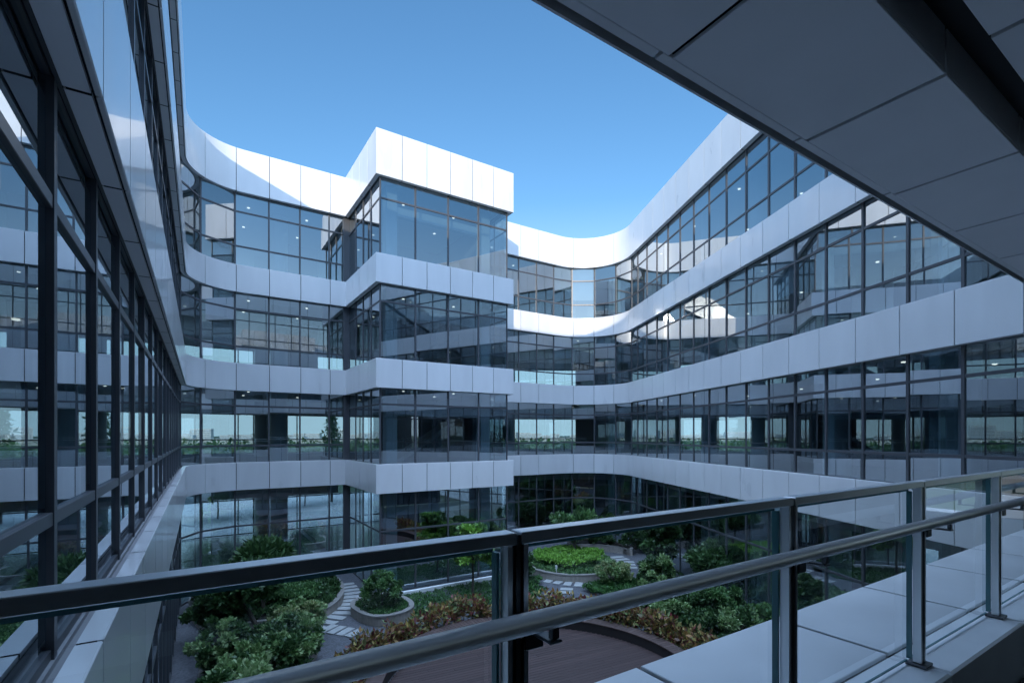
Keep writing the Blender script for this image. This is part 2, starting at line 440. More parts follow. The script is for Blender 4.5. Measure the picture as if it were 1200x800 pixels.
turn = 90 + (90 - math.degrees(math.asin(.906 / math.hypot(.422, .906)))) 
endp = Vector(cR) + Vector((math.cos(R(90 - turn)), math.sin(R(90 - turn)))) * 2.7
tR = Vector((math.sin(R(90 - turn)), -math.cos(R(90 - turn))))
lenR = (endp.y - 1.88) / (-tR.y)
PR = Path([line((20.055, 25.8), (20.41, 25.8)), arc(cR, 2.7, math.pi / 2, turn), line(tuple(endp), tuple(endp + tR * lenR))])
s0 = .355 + 2.7 * R(turn)
bR = [0, 1.335, 2.705, 4.075, 5.445]; x = s0 + .57
while x < PR.L - .3: bR.append(x); x += 1.368
bR.append(PR.L)
right = thing('office_wing', 'long office wing on the right, curving out of the back wing', 'building', (18, 12, GZ))
XR = (endp + tR * lenR).x
PN = Path([line((XR - .02, 1.88), (-.44, 1.88))])
bN = [0] + [XR - .02 - x for x in (12.1, 10.72, 9.3, 7.88, 6.44, 5.02, 3.60, 2.18, .76)] + [PN.L]
near = thing('office_wing', 'nearest office wing, with the shaded soffit overhead and the pale coping behind the railing', 'building', (6, -2, GZ))

for (path, br, par, D) in ((PL, bL, left, 9), (PB, bB, back, 13.5), (PB2, bB2, back2, 13.5), (PR, bR, right, 13)):
    for i, (zb, zt) in enumerate(BANDS): band(path, br, zb, zt, par, roof=(i == 3))
    slabs(path, D, LEVELS, par)
    windows(path, br, par)
# left wing: opaque core added to stop sun leaking through the glass, and end walls
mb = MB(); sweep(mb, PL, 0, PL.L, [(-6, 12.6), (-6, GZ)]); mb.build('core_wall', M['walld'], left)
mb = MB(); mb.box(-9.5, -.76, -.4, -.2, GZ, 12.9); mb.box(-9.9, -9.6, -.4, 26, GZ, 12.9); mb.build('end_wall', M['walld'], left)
rear(PB, 13.5, 8, back); rear(PB2, 13.5, 3, back2)
rear(PR, 13, 11, right)
for x, y in ((-1.2, 28.4), (3.9, 28.2), (3.9, 35.5), (-3.5, 34)): column(back, x, y)
for x, y in ((15.0, 28.2), (18.2, 28.6), (15.0, 35.5), (20, 35.5)): column(back2, x, y)
for d in (3.4, 7.6, 11.7, 15.8, 19.9, 24.0):
    p = PR.at(d, -1.9)[0]; column(right, p.x, p.y); p = PR.at(d, -9)[0]; column(right, p.x, p.y)
for d in (2, 7.4, 12.9, 18.3):
    p = PL.at(d, -1.9)[0]; column(left, p.x, p.y)
CZ = (2.03, 6.505, 11.08)
lights(PB, back, [1.4, 3.4, 6.1], (-1.9, -4.6), CZ)
lights(PB2, back2, [1.6, 4.4], (-1.9, -4.6), CZ)
lights(PR, right, [1.9 + 4.1 * i for i in range(7)], (-1.9, -5), CZ)
lights(PL, left, [2 + 2.72 * i for i in range(8)], (-2.4,), CZ)
def blind(par, path, d0, d1, zh, drop):
    p = path.at(d0 + .06, -.31)[0]; q = path.at(d1 - .06, -.31)[0]; t = (q - p).normalized(); n = Vector((t.y, -t.x)) * .012
    mb = MB(); mb.prism([tuple(p), tuple(q), tuple(q - n), tuple(p - n)], zh - drop, zh - .09, 0); mb.build('roller_blind', M['blind'], par)
M['blind'] = mat('grey_blind', (.42, .44, .46), .8)
for par, path, br, items in ((back, PB, bB, [(1, 2, 1.3), (4, 1, .5), (3, 2, .4)]), (back2, PB2, bB2, [(1, 2, .75), (2, 2, .75), (3, 2, .75), (4, 1, 1.1), (2, 1, .5)]),
        (right, PR, bR, [(0, 3, 1.6), (1, 3, 2.2), (0, 2, 1.5), (2, 2, .9), (5, 2, 1.7), (6, 2, .7), (9, 2, 1.2), (10, 3, .9), (8, 1, .6), (12, 1, 1.4), (13, 1, .8), (14, 2, 1.8), (6, 3, .6), (15, 1, .5), (3, 1, .6)])):
    for i, st, drop in items: blind(par, path, br[i], br[i + 1], STOREYS[st][1], drop)
# inner walls that close parts of the deep plan
def inner(par, path, a, b, off, mtl, z=None, hole=False):
    for zs, zh in ((GZ, -2.376), (-1.334, 2.148), (3.18, 6.623), (7.65, 11.198)) if z is None else z:
        mb = MB(); sweep(mb, path, a, b, [(off, zs), (off, zh), (off - .15, zh), (off - .15, zs)], 0, True)
        mb.build('partition', mtl, par)
inner(right, PR, 17.5, PR.L - .2, -6.5, M['wallw'], ((3.18, 6.623), (7.65, 11.198)))
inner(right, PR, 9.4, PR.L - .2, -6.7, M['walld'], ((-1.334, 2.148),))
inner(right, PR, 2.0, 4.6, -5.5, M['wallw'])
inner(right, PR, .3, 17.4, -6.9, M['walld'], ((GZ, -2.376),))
inner(back2, PB2, 2.4, 6.3, -6.0, M['wallw'], ((GZ, -2.376), (3.18, 6.623)))
inner(back, PB, 5.7, 7.5, -6.0, M['wallw'], ((3.18, 6.623), (7.65, 11.198)))
for par, path in ((back, PB), (back2, PB2), (right, PR)):
    mb = MB(); sweep(mb, path, 0, path.L, [(-13.3, GZ + .012), (-.3, GZ + .012)]); mb.build('ground_floor', M['tile'], par)
    mb = MB(); sweep(mb, path, 0, path.L, [(-1.5, -2.376), (-1.5, -3.05), (-1.65, -3.05), (-1.65, -2.376)]); mb.build('bulkhead', M['ceil'], par)

# ------------------------------------------------------------------ projecting bay
bay = thing('office_wing', 'square glass bay projecting into the court, topped by a tall sunlit white parapet', 'building', (10, 23, GZ))
bx0, bx1, by = 6.65, 13.58, 20.9
pL_ = Path([line((bx0, 25.85), (bx0, by))], -1, 1)
pF_ = Path([line((bx0, by), (bx1, by))], 1, 1)
pR_ = Path([line((bx1, by), (bx1, 25.8))], 1, -1)
for path, k in ((pL_, 4), (pF_, 6), (pR_, 4)):
    br = [path.L * i / k for i in range(k + 1)]
    for i, (zb, zt) in enumerate(BANDS): band(path, br, zb, zt + (.004 if 0 else 0), bay, roof=(i == 3))
bs = [(zs, zh, tr if i == 0 else tr[1:]) for i, (zs, zh, tr) in enumerate(STOREYS)]
bs[3] = (bs[3][0], bs[3][1], (10.21,))
def wline(a, b, k):
    a, b = Vector(a), Vector(b)
    for i in range(k):
        for zs, zh, tr in bs: window(a + (b - a) * i / k, a + (b - a) * (i + 1) / k, zs, zh, tr, bay)
wline((bx0 + .25, 26.05), (bx0 + .25, by + .25), 4)
wline((bx0 + .25, by + .25), (bx1 - .25, by + .25), 4)
wline((bx1 - .25, by + .25), (bx1 - .25, 26.0), 4)
for zb, zt, roof, gr in LEVELS:
    mb = MB()
    mb.box(bx0 + .345, bx1 - .345, by + .345, 26.2, zb + .12, zt - .10, 0)
    mb.box(bx0 + .02, bx1 - .01, 26.202, 39.4, zb + .12, zt - .10, 0)
    for i, f in enumerate(mb.f):
        if i % 6 == 0: mb.m[i] = 1
    mb.box(bx0 + .02, bx1 - .01, 39.402, 39.55, zb - .55, zt - .02, 2)
    mb.build('floor_slab', [M['carpet'], M['ceil'], M['panel']], bay)
for i in range(3):
    for k, (zs, zh, tr) in enumerate(STOREYS):
        z0 = zs if k else GZ + .02
        window((bx0 + .02 + i * 2.3, 39.48), (bx0 + .02 + (i + 1) * 2.3, 39.48), z0, zh - .65, (z0 + 1.0,) if k else (z0 + 2.4,), bay, glassm='rear_glass')
for zs, zh, tr in STOREYS:                    # posts that close the inner corners against the back wall
    mb = MB(); mb.box(bx0 - .05, bx0 + .285, 26.03, 26.15, zs, zh); mb.build('corner_post', M['frame'], bay)
    mb = MB(); mb.box(bx1 - .285, bx1 + .05, 25.98, 26.15, zs, zh); mb.build('corner_post', M['frame'], bay)
mb = MB(); mb.quad((bx0 + .3, by + .3, GZ + .012), (bx1 - .3, by + .3, GZ + .012), (bx1 - .3, 39.3, GZ + .012), (bx0 + .3, 39.3, GZ + .012)); mb.build('ground_floor', M['tile'], bay)
# the bay is a stair and lift core: pale portal beams and corner columns stand behind the glass
for zs, zh in ((GZ, -2.376), (-1.334, 2.148), (3.18, 6.623), (7.65, 11.198)):
    mb = MB(); mb.box(bx0 + .75, bx0 + 1.25, by + .9, by + 1.4, zs, zh); mb.box(bx1 - 1.35, bx1 - .85, by + .9, by + 1.4, zs, zh)
    mb.box(bx0 + 1.252, bx1 - 1.352, by + 1.0, by + 1.3, zh - 1.25, zh - .85)
    mb.build('portal_frame', M['column'], bay)
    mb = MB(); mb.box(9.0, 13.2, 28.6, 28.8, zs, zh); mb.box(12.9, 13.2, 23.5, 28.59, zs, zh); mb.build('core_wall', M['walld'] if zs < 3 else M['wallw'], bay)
mb = MB()
for zs, zh in ((3.18, 7.65), (7.65, 12.1), (-1.334, 3.18)):        # stair flights
    zb_ = zs; 
    if zh > 12: zh = 11
    mb.quad((8.6, 24.2, zs), (8.6, 25.6, zs), (12.2, 25.6, (zs + zh) / 2), (12.2, 24.2, (zs + zh) / 2))
    mb.quad((8.6, 24.2, zs - .25), (12.2, 24.2, (zs + zh) / 2 - .25), (12.2, 25.6, (zs + zh) / 2 - .25), (8.6, 25.6, zs - .25))
    mb.quad((8.6, 24.2, zs - .25), (8.6, 24.2, zs), (12.2, 24.2, (zs + zh) / 2), (12.2, 24.2, (zs + zh) / 2 - .25))
mb.build('stair', M['wallw'], bay)
class _P:                                     # lights in the bay
    def at(s, d, off): return (Vector((bx0 + 1.2 + d, by - off)), None, None)
lights(_P(), bay, [.9, 3.6], (-2.4, -4.8), CZ)

# ------------------------------------------------------------------ nearest wing: upper floors, loggia, coping, soffit
for i, (zb, zt) in enumerate(BANDS):
    if i in (2, 3): band(PN, bN, zb, zt, near, roof=(i == 3))
nb = [PN.L * i / 10 for i in range(11)]
windows(PN, nb, near, [STOREYS[0], STOREYS[2], STOREYS[3]])
mb = MB()
for zb, zt in ((-2.38, -1.62), (2.30, 3.2), (6.62, 7.65), (11.2, 12.7)):
    mb.box(-.42, XR - .3, -9, 1.5 if zb > 3 else .84, zb, zt)
mb.build('floor_slab', M['walld'], near)
mb = MB(); mb.box(-14, 22, -5.2, -5.0, GZ, 12.9); mb.build('core_wall', M['walld'], near)  # added unseen wall, run past the wing to block stray sun
mb = MB(); mb.box(-14, 22, -9, -5.3, 12.70, 13.0); mb.box(-14, -.9, -5.29, -.42, 12.72, 13.0); mb.build('sun_block_roof', M['flash'], near)  # added unseen roof, carried beyond the wing to close the corner to sun
# loggia floor, back wall
mb = MB(); mb.box(-.6, XR - .5, -4.9, .93, -1.61, -1.575); mb.build('loggia_floor', mat('dark_floor', (.03, .032, .035), .5), near)
# fascias of the two bands at this storey (joints as on the coping and soffit)
JX = [.72, 2.02, 3.33, 4.635, 5.94, 7.18, 8.5, 9.8, 11.1, 12.4]
xs = [-.43] + JX + [XR + .0]
f = MB()
for a, b in zip(xs[:-1], xs[1:]):
    f.box(a + .017, b - .017, 1.85, 1.88, -2.494, -1.262, 0, .004)
f.build('coping_fascia', M['panel'], near)
for a, b in zip(xs[:-1], xs[1:]):
    mb = MB()
    x1 = b - .017
    mb.box(a + .017, x1, 1.232, 1.882, -1.26, -1.235, 0, .004)
    mb.build('coping_slab', M['slab'], near)
    mb = MB(); mb.box(a + .005, b - .005, .945, 1.213, -1.62, -1.235, 0, .012); mb.build('kerb', M['kerb'], near)
mb = MB(); mb.box(-.42, XR, .97, 1.84, -1.5, -1.275); mb.build('coping_bed', M['dark'], near)
# soffit overhead
SX = [-.43, .76, 2.18, 3.59, 5.01, 6.43, 7.85, 9.27, 10.69, 12.1, XR]
f = MB()
for a, b in zip(SX[:-1], SX[1:]):
    f.box(a + .017, b - .017, 1.045, 1.8005, 2.032, 2.055, 0, .003); f.box(a - .06, b - .082, 1.8015, 1.856, 2.031, 2.06, 0, .003)
    f.box(a + .017, b - .017, 1.045, 1.065, 2.056, 2.30, 0)           # turned-up edge at the slot
    f.box(a + .017, b - .017, -4.9, .86, 2.12, 2.15, 0, .003)
f.build('soffit_panel', M['soffit'], near)
f = MB(); f.box(-.42, XR, 1.893, 1.907, 2.02, 2.082, 0); f.build('soffit_trim', M['panel'], near)
f = MB(); f.box(-.42, XR, -4.9, 1.9, 2.16 + .15, 2.33); f.box(-.42, XR, 1.07, 1.87, 2.10, 2.30); f.box(-.42, XR, -4.9, .85, 2.16, 2.30); f.build('soffit_backing', M['dark'], near)
f = MB()
for a, b in zip(SX[:-1], SX[1:]): f.box(a + .017, b - .017, 1.88, 1.91, 2.085, 3.28, 0, .004)
f.build('fascia_panel', M['panel'], near)

# the wings were laid out in world coordinates: hang their parts on the wing's base point without moving them
for w in (left, back, back2, right, bay, near):
    inv = Matrix.Translation(-Vector(w.location))
    for ch in C.objects:
        if ch.parent is w: ch.matrix_parent_inverse = inv

# ------------------------------------------------------------------ railing
rail = thing('balcony_railing', 'brushed steel balcony railing with clear glass panels and a round handrail across the foreground', 'railing', (2, 1.08, -1.235))
rail_parts = []
PX = [-.47, .70, 2.0, 3.30, 4.615, 5.92, 7.22, 8.5]
OX = Vector((2, 1.08, -1.235))
def rel(mb):
    mb.v = [(v[0] - OX.x, v[1] - OX.y, v[2] - OX.z) for v in mb.v]; return mb
for i in range(len(PX) - 1):
    a, b = PX[i] + .007, PX[i + 1] - .007
    mb = MB()
    mb.box(a, b, 1.05, 1.10, -.276, -.245, 0, .002)                       # flat top rail
    mb.box(a, a + .024, 1.055, 1.092, -1.215, -.277, 0, .002); mb.box(b - .024, b, 1.055, 1.092, -1.215, -.277, 0, .002)
    rel(mb).build('panel_frame', M['steel'], rail)
    g = MB(); g.quad((a + .035, 1.115, -1.205), (b - .035, 1.115, -1.205), (b - .035, 1.115, -.30), (a + .035, 1.115, -.30))
    rel(g).build('glass_panel', M['rail_glass'], rail)
    g = MB(); g.box(a + .036, b - .036, 1.108, 1.122, -.300, -.288); g.box(b - .034, b - .0245, 1.094, 1.118, -1.2, -.30); g.box(a + .036, b - .036, 1.112, 1.120, -1.214, -1.206)
    rel(g).build('glass_gasket', M['glass_edge'], rail)
for x in PX[1:]:
    mb = MB(); mb.box(x - .017, x + .017, 1.055, 1.095, -1.235, -.252); mb.box(x - .05, x + .05, 1.03, 1.12, -1.234, -1.217, 0, .003)
    rel(mb).build('post', M['steel_dark'], rail)
    mb = MB(); bx = x + .018
    mb.box(bx, bx + .036, .945, 1.048, -.498, -.489, 0, .003)                # flat arm out to the handrail
    mb.box(bx + .008, bx + .028, .947, .963, -.488, -.460, 0, .002)                 # saddle under the tube
    mb.box(bx - .004, bx + .049, 1.040, 1.0495, -.545, -.467, 0, .003)       # fixing plate on the post
    rel(mb).build('bracket', M['steel_dark'], rail)
mb = MB(); mb.tube([(-.46, .955, -.436), (3, .955, -.436), (8.5, .955, -.436)], .025, 28)
rel(mb).build('handrail', M['tube'], rail, smooth=True)

# ------------------------------------------------------------------ garden: deck, ring, hedge, path, planters
rng = np.random.default_rng(11)
DC = Vector((8.1, 11.05))
deck = thing('timber_deck', 'round dark red timber deck in the middle of the garden court', 'deck', (DC.x, DC.y, GZ))
mb = MB(); wbd = .14; k = -30
while k * wbd < 4.3:
    y0, y1 = k * wbd + .004, (k + 1) * wbd - .004; k += 1
    if abs(y0) >= 4.25 or abs(y1) >= 4.25: continue
    h = min(math.sqrt(4.28 ** 2 - y0 * y0), math.sqrt(4.28 ** 2 - y1 * y1))
    cuts = sorted([-h, h] + [c for c in (random.uniform(-3.6, 0), random.uniform(.4, 3.6)) if -h + .3 < c < h - .3])
    for c0, c1 in zip(cuts[:-1], cuts[1:]): mb.box(c0 + .003, c1 - .003, y0, y1, .0, .03)
ob = mb.build('decking', M['deck'], deck); ob.rotation_euler = (0, 0, R(-6))
mb = MB()
def ringsec(mb, r0, r1, a0, a1, z0, z1, m=0, n=1):
    for i in range(n):
        b0 = a0 + (a1 - a0) * i / n; b1 = a0 + (a1 - a0) * (i + 1) / n
        P = [(r0 * math.cos(b0), r0 * math.sin(b0)), (r1 * math.cos(b0), r1 * math.sin(b0)), (r1 * math.cos(b1), r1 * math.sin(b1)), (r0 * math.cos(b1), r0 * math.sin(b1))]
        mb.prism(P, z0, z1, m)
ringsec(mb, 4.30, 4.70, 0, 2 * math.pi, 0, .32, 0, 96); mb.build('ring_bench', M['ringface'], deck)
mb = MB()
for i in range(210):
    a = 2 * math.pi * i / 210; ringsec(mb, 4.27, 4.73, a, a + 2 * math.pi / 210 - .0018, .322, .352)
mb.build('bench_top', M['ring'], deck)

def leaves(centres, n, size, spread, flat=.5, long=1.6, up=.0, out=None):
    """n leaf-shaped quads spread round the clump centres"""
    c = np.asarray(centres, float); idx = rng.integers(0, len(c), n)
    sp = np.asarray(spread, float)
    d = rng.normal(size=(n, 3)); d /= np.linalg.norm(d, axis=1)[:, None]
    p = c[idx] + d * (rng.random((n, 1)) ** .45) * (sp[idx][:, None] if sp.ndim else sp) * np.array([1, 1, flat])
    ax = d + rng.normal(size=(n, 3)) * .6 + np.array([0, 0, up]); ax /= np.linalg.norm(ax, axis=1)[:, None]
    nn = rng.normal(size=(n, 3)) * .7 + np.array([0, 0, 1.0]); b = np.cross(ax, nn); b /= np.linalg.norm(b, axis=1)[:, None] + 1e-9
    s = size * rng.uniform(.6, 1.3, (n, 1)); l = s * long
    v = np.stack([p, p + ax * l * .45 + b * s * .5, p + ax * l + np.cross(b, ax) * s * -.15, p + ax * l * .45 - b * s * .5], 1).reshape(-1, 3)
    f = np.arange(4 * n).reshape(-1, 4)
    leaves.idx = idx
    return v, f
def leafobj(name, parts, m, parent=None, loc=(0, 0, 0), mi=None, m2=None):
    V = []; F = []; o = 0
    for v, f in parts: V.append(v); F.append(f + o); o += len(v)
    V = np.concatenate(V) - np.array(loc); F = np.concatenate(F)
    me = bpy.data.meshes.new(name); me.vertices.add(len(V)); me.vertices.foreach_set('co', V.ravel())
    me.loops.add(F.size); me.loops.foreach_set('vertex_index', F.ravel().astype(np.int32))
    me.polygons.add(len(F)); me.polygons.foreach_set('loop_start', np.arange(0, F.size, 4, dtype=np.int32))
    me.update(calc_edges=True); me.validate(); me.materials.append(m)
    if m2 is not None and mi is not None:
        me.materials.append(m2); me.polygons.foreach_set('material_index', np.asarray(mi, dtype=np.int32))
    ob = bpy.data.objects.new(name, me); C.objects.link(ob)
    if parent: ob.parent = parent
    else: ob.location = loc
    return ob

# croton hedge on the outside of the ring
cs = []
for i in range(420):
    a = rng.uniform(R(-35), R(205)); r = rng.uniform(4.85, 5.55)
    cs.append((DC.x + r * math.cos(a), DC.y + r * math.sin(a), GZ + rng.uniform(.12, .80) + .08 * math.sin(a * 9)))
hedge = thing('croton_hedge', 'curved hedge of red, bronze and yellow croton leaves round the timber deck', 'hedge', (DC.x, DC.y, GZ))
leafobj('foliage', [leaves(cs, 15000, .095, .24, .9, 1.9, .5)], M['leaf_croton'], hedge, (DC.x, DC.y, GZ))
mb = MB()
for i in range(60):
    a = R(-33) + R(236) * i / 59; mb.tube([(5.2 * math.cos(a), 5.2 * math.sin(a), 0), (5.2 * math.cos(a) + .06, 5.2 * math.sin(a), .6)], .02, 5)
mb.build('stem', M['bark'], hedge)

# stepping stones: laid across a path line, each with its long side square to the walking direction
def stones(line_pts, n, w, d, lab, grp):
    P = [Vector(p) for p in line_pts]; seg = [(b - a).length for a, b in zip(P[:-1], P[1:])]; tot = sum(seg)
    for k in range(n):
        t = tot * (k + .5) / n; i = 0
        while t > seg[i] and i < len(seg) - 1: t -= seg[i]; i += 1
        dr = (P[i + 1] - P[i]).normalized(); p = P[i] + dr * t
        mb = MB(); ww = w * random.uniform(.94, 1.06); mb.box(-ww / 2, ww / 2, -d / 2, d / 2, 0, .045, 0, .008)
        o = mb.build('stepping_stone', M['stone']); o.location = (p.x, p.y, GZ - .001 + .002 * (k % 2))
        o.rotation_euler = (0, 0, math.atan2(dr.y, dr.x) - math.pi / 2 + random.uniform(-.05, .05))
        tag(o, lab, 'paving stone', grp)
stones([(6.03, 23.8), (6.0, 22.6), (5.93, 21.75), (5.72, 20.95), (5.36, 20.3), (4.86, 19.68), (4.25, 19.2), (3.6, 18.85)], 12, .82, .33, 'pale stepping stone in the gravel path curving between the planters left of the bay', 'stepping stones of the left path')
stones([(4.05, 18.7), (4.95, 17.45)], 4, .72, .30, 'pale stepping stone branching off the left path towards the croton hedge', 'stepping stones of the branch path')
stones([(14.15, 19.15), (14.75, 18.1), (15.6, 17.2)], 5, .62, .36, 'pale stepping stone in front of the round planter', 'stepping stones in front of the round planter')
stones([(14.35, 17.65), (13.7, 16.95)], 2, .6, .34, 'pale stepping stone between the round planter and the croton hedge', 'stepping stones towards the deck')
stones([(20.4, 20.8), (20.05, 19.6), (19.1, 18.3)], 5, .8, .36, 'pale stepping stone on the path right of the round planter', 'stepping stones of the right path')

def planter(name, label, poly, h, wall=.16):
    """low stone wall round an irregular bed (closed polygon), soil inside"""
    c = sum((Vector(p) for p in poly), Vector((0, 0))) / len(poly)
    t = thing(name, label, 'planter', (c.x, c.y, GZ))
    P = [Vector(p) - c for p in poly]
    # smooth the outline
    for _ in range(3):
        Q = []
        for i in range(len(P)):
            a, b = P[i], P[(i + 1) % len(P)]; Q += [a * .75 + b * .25, a * .25 + b * .75]
        P = Q
    I = [p * (1 - wall / max(.4, p.length)) for p in P]
    mb = MB(); cp = MB(); n = len(P)
    for i in range(n):
        j = (i + 1) % n
        mb.prism([P[i], P[j], I[j], I[i]], 0, h)
        a = P[i] * (1 + .03 / P[i].length); b = P[j] * (1 + .03 / P[j].length); d = I[j] * (1 - .02 / I[j].length); e = I[i] * (1 - .02 / I[i].length)
        cp.prism([a, b, d, e], h + .002, h + .05)
    mb.build('stone_wall', M['wallst'], t); cp.build('coping', M['coping'], t)
    so = MB(); so.prism([p * 1.0 for p in I], 0, h - .06); so.build('soil', M['soil'], t)
    return [(p + c) for p in I]

def inside(poly, n, shrink=1.0):
    P = np.array([tuple(p) for p in poly]); lo, hi = P.min(0), P.max(0); out = []
    while len(out) < n:
        q = rng.uniform(lo, hi, (n * 2, 2)); x, y = q[:, 0], q[:, 1]; ins = np.zeros(len(q), bool); j = len(P) - 1
        for i in range(len(P)):
            xi, yi = P[i]; xj, yj = P[j]
            ins ^= ((yi > y) != (yj > y)) & (x < (xj - xi) * (y - yi) / (yj - yi + 1e-12) + xi); j = i
        out += list(q[ins])
    return np.array(out[:n])

def cover(label, cat, poly, z, n, size, m, name='ground_cover', spread=.07, long=1.8, up=.8, lump=0):
    q = inside(poly, max(40, n // 14)); zz = np.full((len(q), 1), z)
    if lump: zz += (lump * (.5 + .5 * np.sin(q[:, :1] * 2.3 + 1) * np.cos(q[:, 1:] * 2.7)))
    cs = np.concatenate([q, zz], 1)
    o = leafobj(name, [leaves(cs, n, size, spread, .8, long, up)], m, None, (float(q[:, 0].mean()), float(q[:, 1].mean()), z))
    tag(o, label, cat, None, 'stuff'); return o

# beds
bedB = planter('planter_bed', 'low curved stone planter bed left of the stepping-stone path, under the back windows', [(-.1, 25.4), (5.3, 25.4), (5.85, 23.5), (5.5, 21.4), (4.7, 19.95), (3.9, 19.4), (1.2, 19.6), (.1, 21)], .33)
bedC = planter('planter_bed', 'low curved stone planter bed at the lower left, filled with dense shrubs', [(.2, 18.6), (2.6, 18.7), (3.5, 17.6), (3.45, 16.4), (2.7, 15.4), (2.4, 13.4), (1.6, 11.6), (.2, 11.2)], .33)
bedA = planter('planter_bed', 'low rounded stone planter holding one bushy shrub in front of the bay', [(5.15, 19.9), (5.3, 18.3), (5.8, 17.65), (6.9, 17.7), (7.5, 18.6), (7.2, 20.2), (6.2, 20.6)], .33)
circ = [(16.6 + 2.42 * math.cos(a * math.pi / 10), 20.0 + 2.42 * math.sin(a * math.pi / 10)) for a in range(20)]
bedR = planter('planter_bed', 'round stone planter with lime green ground cover and a small tree', circ, .33)
bedS = planter('planter_bed', 'long low stone planter edge beside the path along the right wing', [(18.9, 23.4), (20.2, 22.6), (21.2, 21.2), (21.3, 20.0), (22.2, 21.8), (21.9, 23.6), (20.2, 24.6)], .36)
mb = MB(); mb.box(7.3, 13.6, 20.62, 20.78, GZ, GZ + .16, 0, .01); tag(mb.build('kerb', M['kerb']), 'white kerb along the foot of the projecting glass bay', 'kerb')
cover('dark green lawn strip between the croton hedge and the white kerb of the bay', 'grass', [(7.0, 17.6), (7.3, 20.5), (13.4, 20.5), (13.4, 18.0), (12.2, 17.2), (10, 17.4)], GZ + .03, 16000, .05, M['grass'], 'grass')
cover('dark green grass filling the planter bed left of the stepping-stone path', 'grass', bedB, GZ + .36, 15000, .07, M['leaf_dark'], 'grass', lump=.15)
cover('bright green ground cover at the front edge of the left planter bed', 'ground cover', [(1.6, 21.0), (4.2, 20.6), (4.6, 21.8), (3.2, 23.0), (1.4, 22.4)], GZ + .62, 5000, .07, M['leaf_mid'], lump=.1)
cover('dark green ground cover at the foot of the shrubs in the lower left bed', 'ground cover', bedC, GZ + .36, 8000, .08, M['leaf_dark'], lump=.15)
cover('short grass round the bushy shrub in the rounded planter', 'grass', bedA, GZ + .32, 4200, .05, M['grass'], 'grass')
cover('dark green outer ring of ground cover in the round planter', 'ground cover', bedR, GZ + .36, 9000, .07, M['leaf_mid'])
cover('lime green ground cover mounded in the middle of the round planter', 'ground cover', [(16.6 + 1.9 * math.cos(a / 3), 20.3 + 1.75 * math.sin(a / 3)) for a in range(19)], GZ + .62, 9500, .075, M['leaf_lime'], lump=.18)
cover('dark grass patch beside the stepping stones in front of the round planter', 'grass', [(12.6, 18.2), (13.9, 18.9), (13.6, 20.4), (12.2, 20.2)], GZ + .06, 4000, .07, M['grass'], 'grass', lump=.2)
cover('grass mound beyond the croton hedge, below the variegated bush', 'grass', [(14.6, 16.9), (16.4, 17.1), (17.4, 16.2), (16.2, 15.3), (14.8, 15.6)], GZ + .12, 6500, .07, M['grass'], 'grass', lump=.2)
cover('dark grass under the shrubs along the right wing', 'grass', [(13.6, 15.4), (17.6, 16.0), (19.2, 17.5), (20.0, 16.0), (17.2, 9.8), (15.6, 6.5), (13.6, 6.8), (13.9, 11)], GZ + .05, 12000, .08, M['leaf_dark'], 'grass', lump=.2)

def crown(cx, cy, cz, rx, ry, rz, n, k):
    out = []
    for i in range(k):
        d = rng.normal(size=3); d /= np.linalg.norm(d); r = rng.uniform(.35, 1) ** .6
        out.append((cx + d[0] * rx * r, cy + d[1] * ry * r, cz + d[2] * rz * r))
    return out

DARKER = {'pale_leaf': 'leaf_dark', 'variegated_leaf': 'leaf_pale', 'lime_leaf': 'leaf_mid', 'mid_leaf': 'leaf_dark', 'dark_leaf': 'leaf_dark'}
def shrub(label, x, y, z0, r, h, m, n, leaf=.09, k=38, name='shrub', cat='shrub', long=1.7, up=.3, cl=.25):
    t = thing(name, label, cat, (x, y, z0))
    cs = crown(x, y, z0 + h * .52, r * 1.0, r * 1.0, h * .46, n, k)
    leaf *= .72; n = int(n * 1.7)
    lv = leaves(cs, n, leaf, [r * cl * q for q in rng.uniform(.45, 1.0, k)], .8, long, up)
    pick = (rng.random(k) < .42) | (np.array([c[2] for c in cs]) < z0 + h * .42)  # low clumps, and some at random, take darker leaves: shaded depth by colour
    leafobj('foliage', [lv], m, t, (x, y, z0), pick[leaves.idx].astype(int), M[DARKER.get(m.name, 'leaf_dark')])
    mb = MB()
    for c in cs[:7]:
        mb.tube([(0, 0, 0), ((c[0] - x) * .4, (c[1] - y) * .4, (c[2] - z0) * .55), (c[0] - x, c[1] - y, c[2] - z0)], .022, 5, 0, .008)
    mb.build('stem', M['bark'], t)
    return t

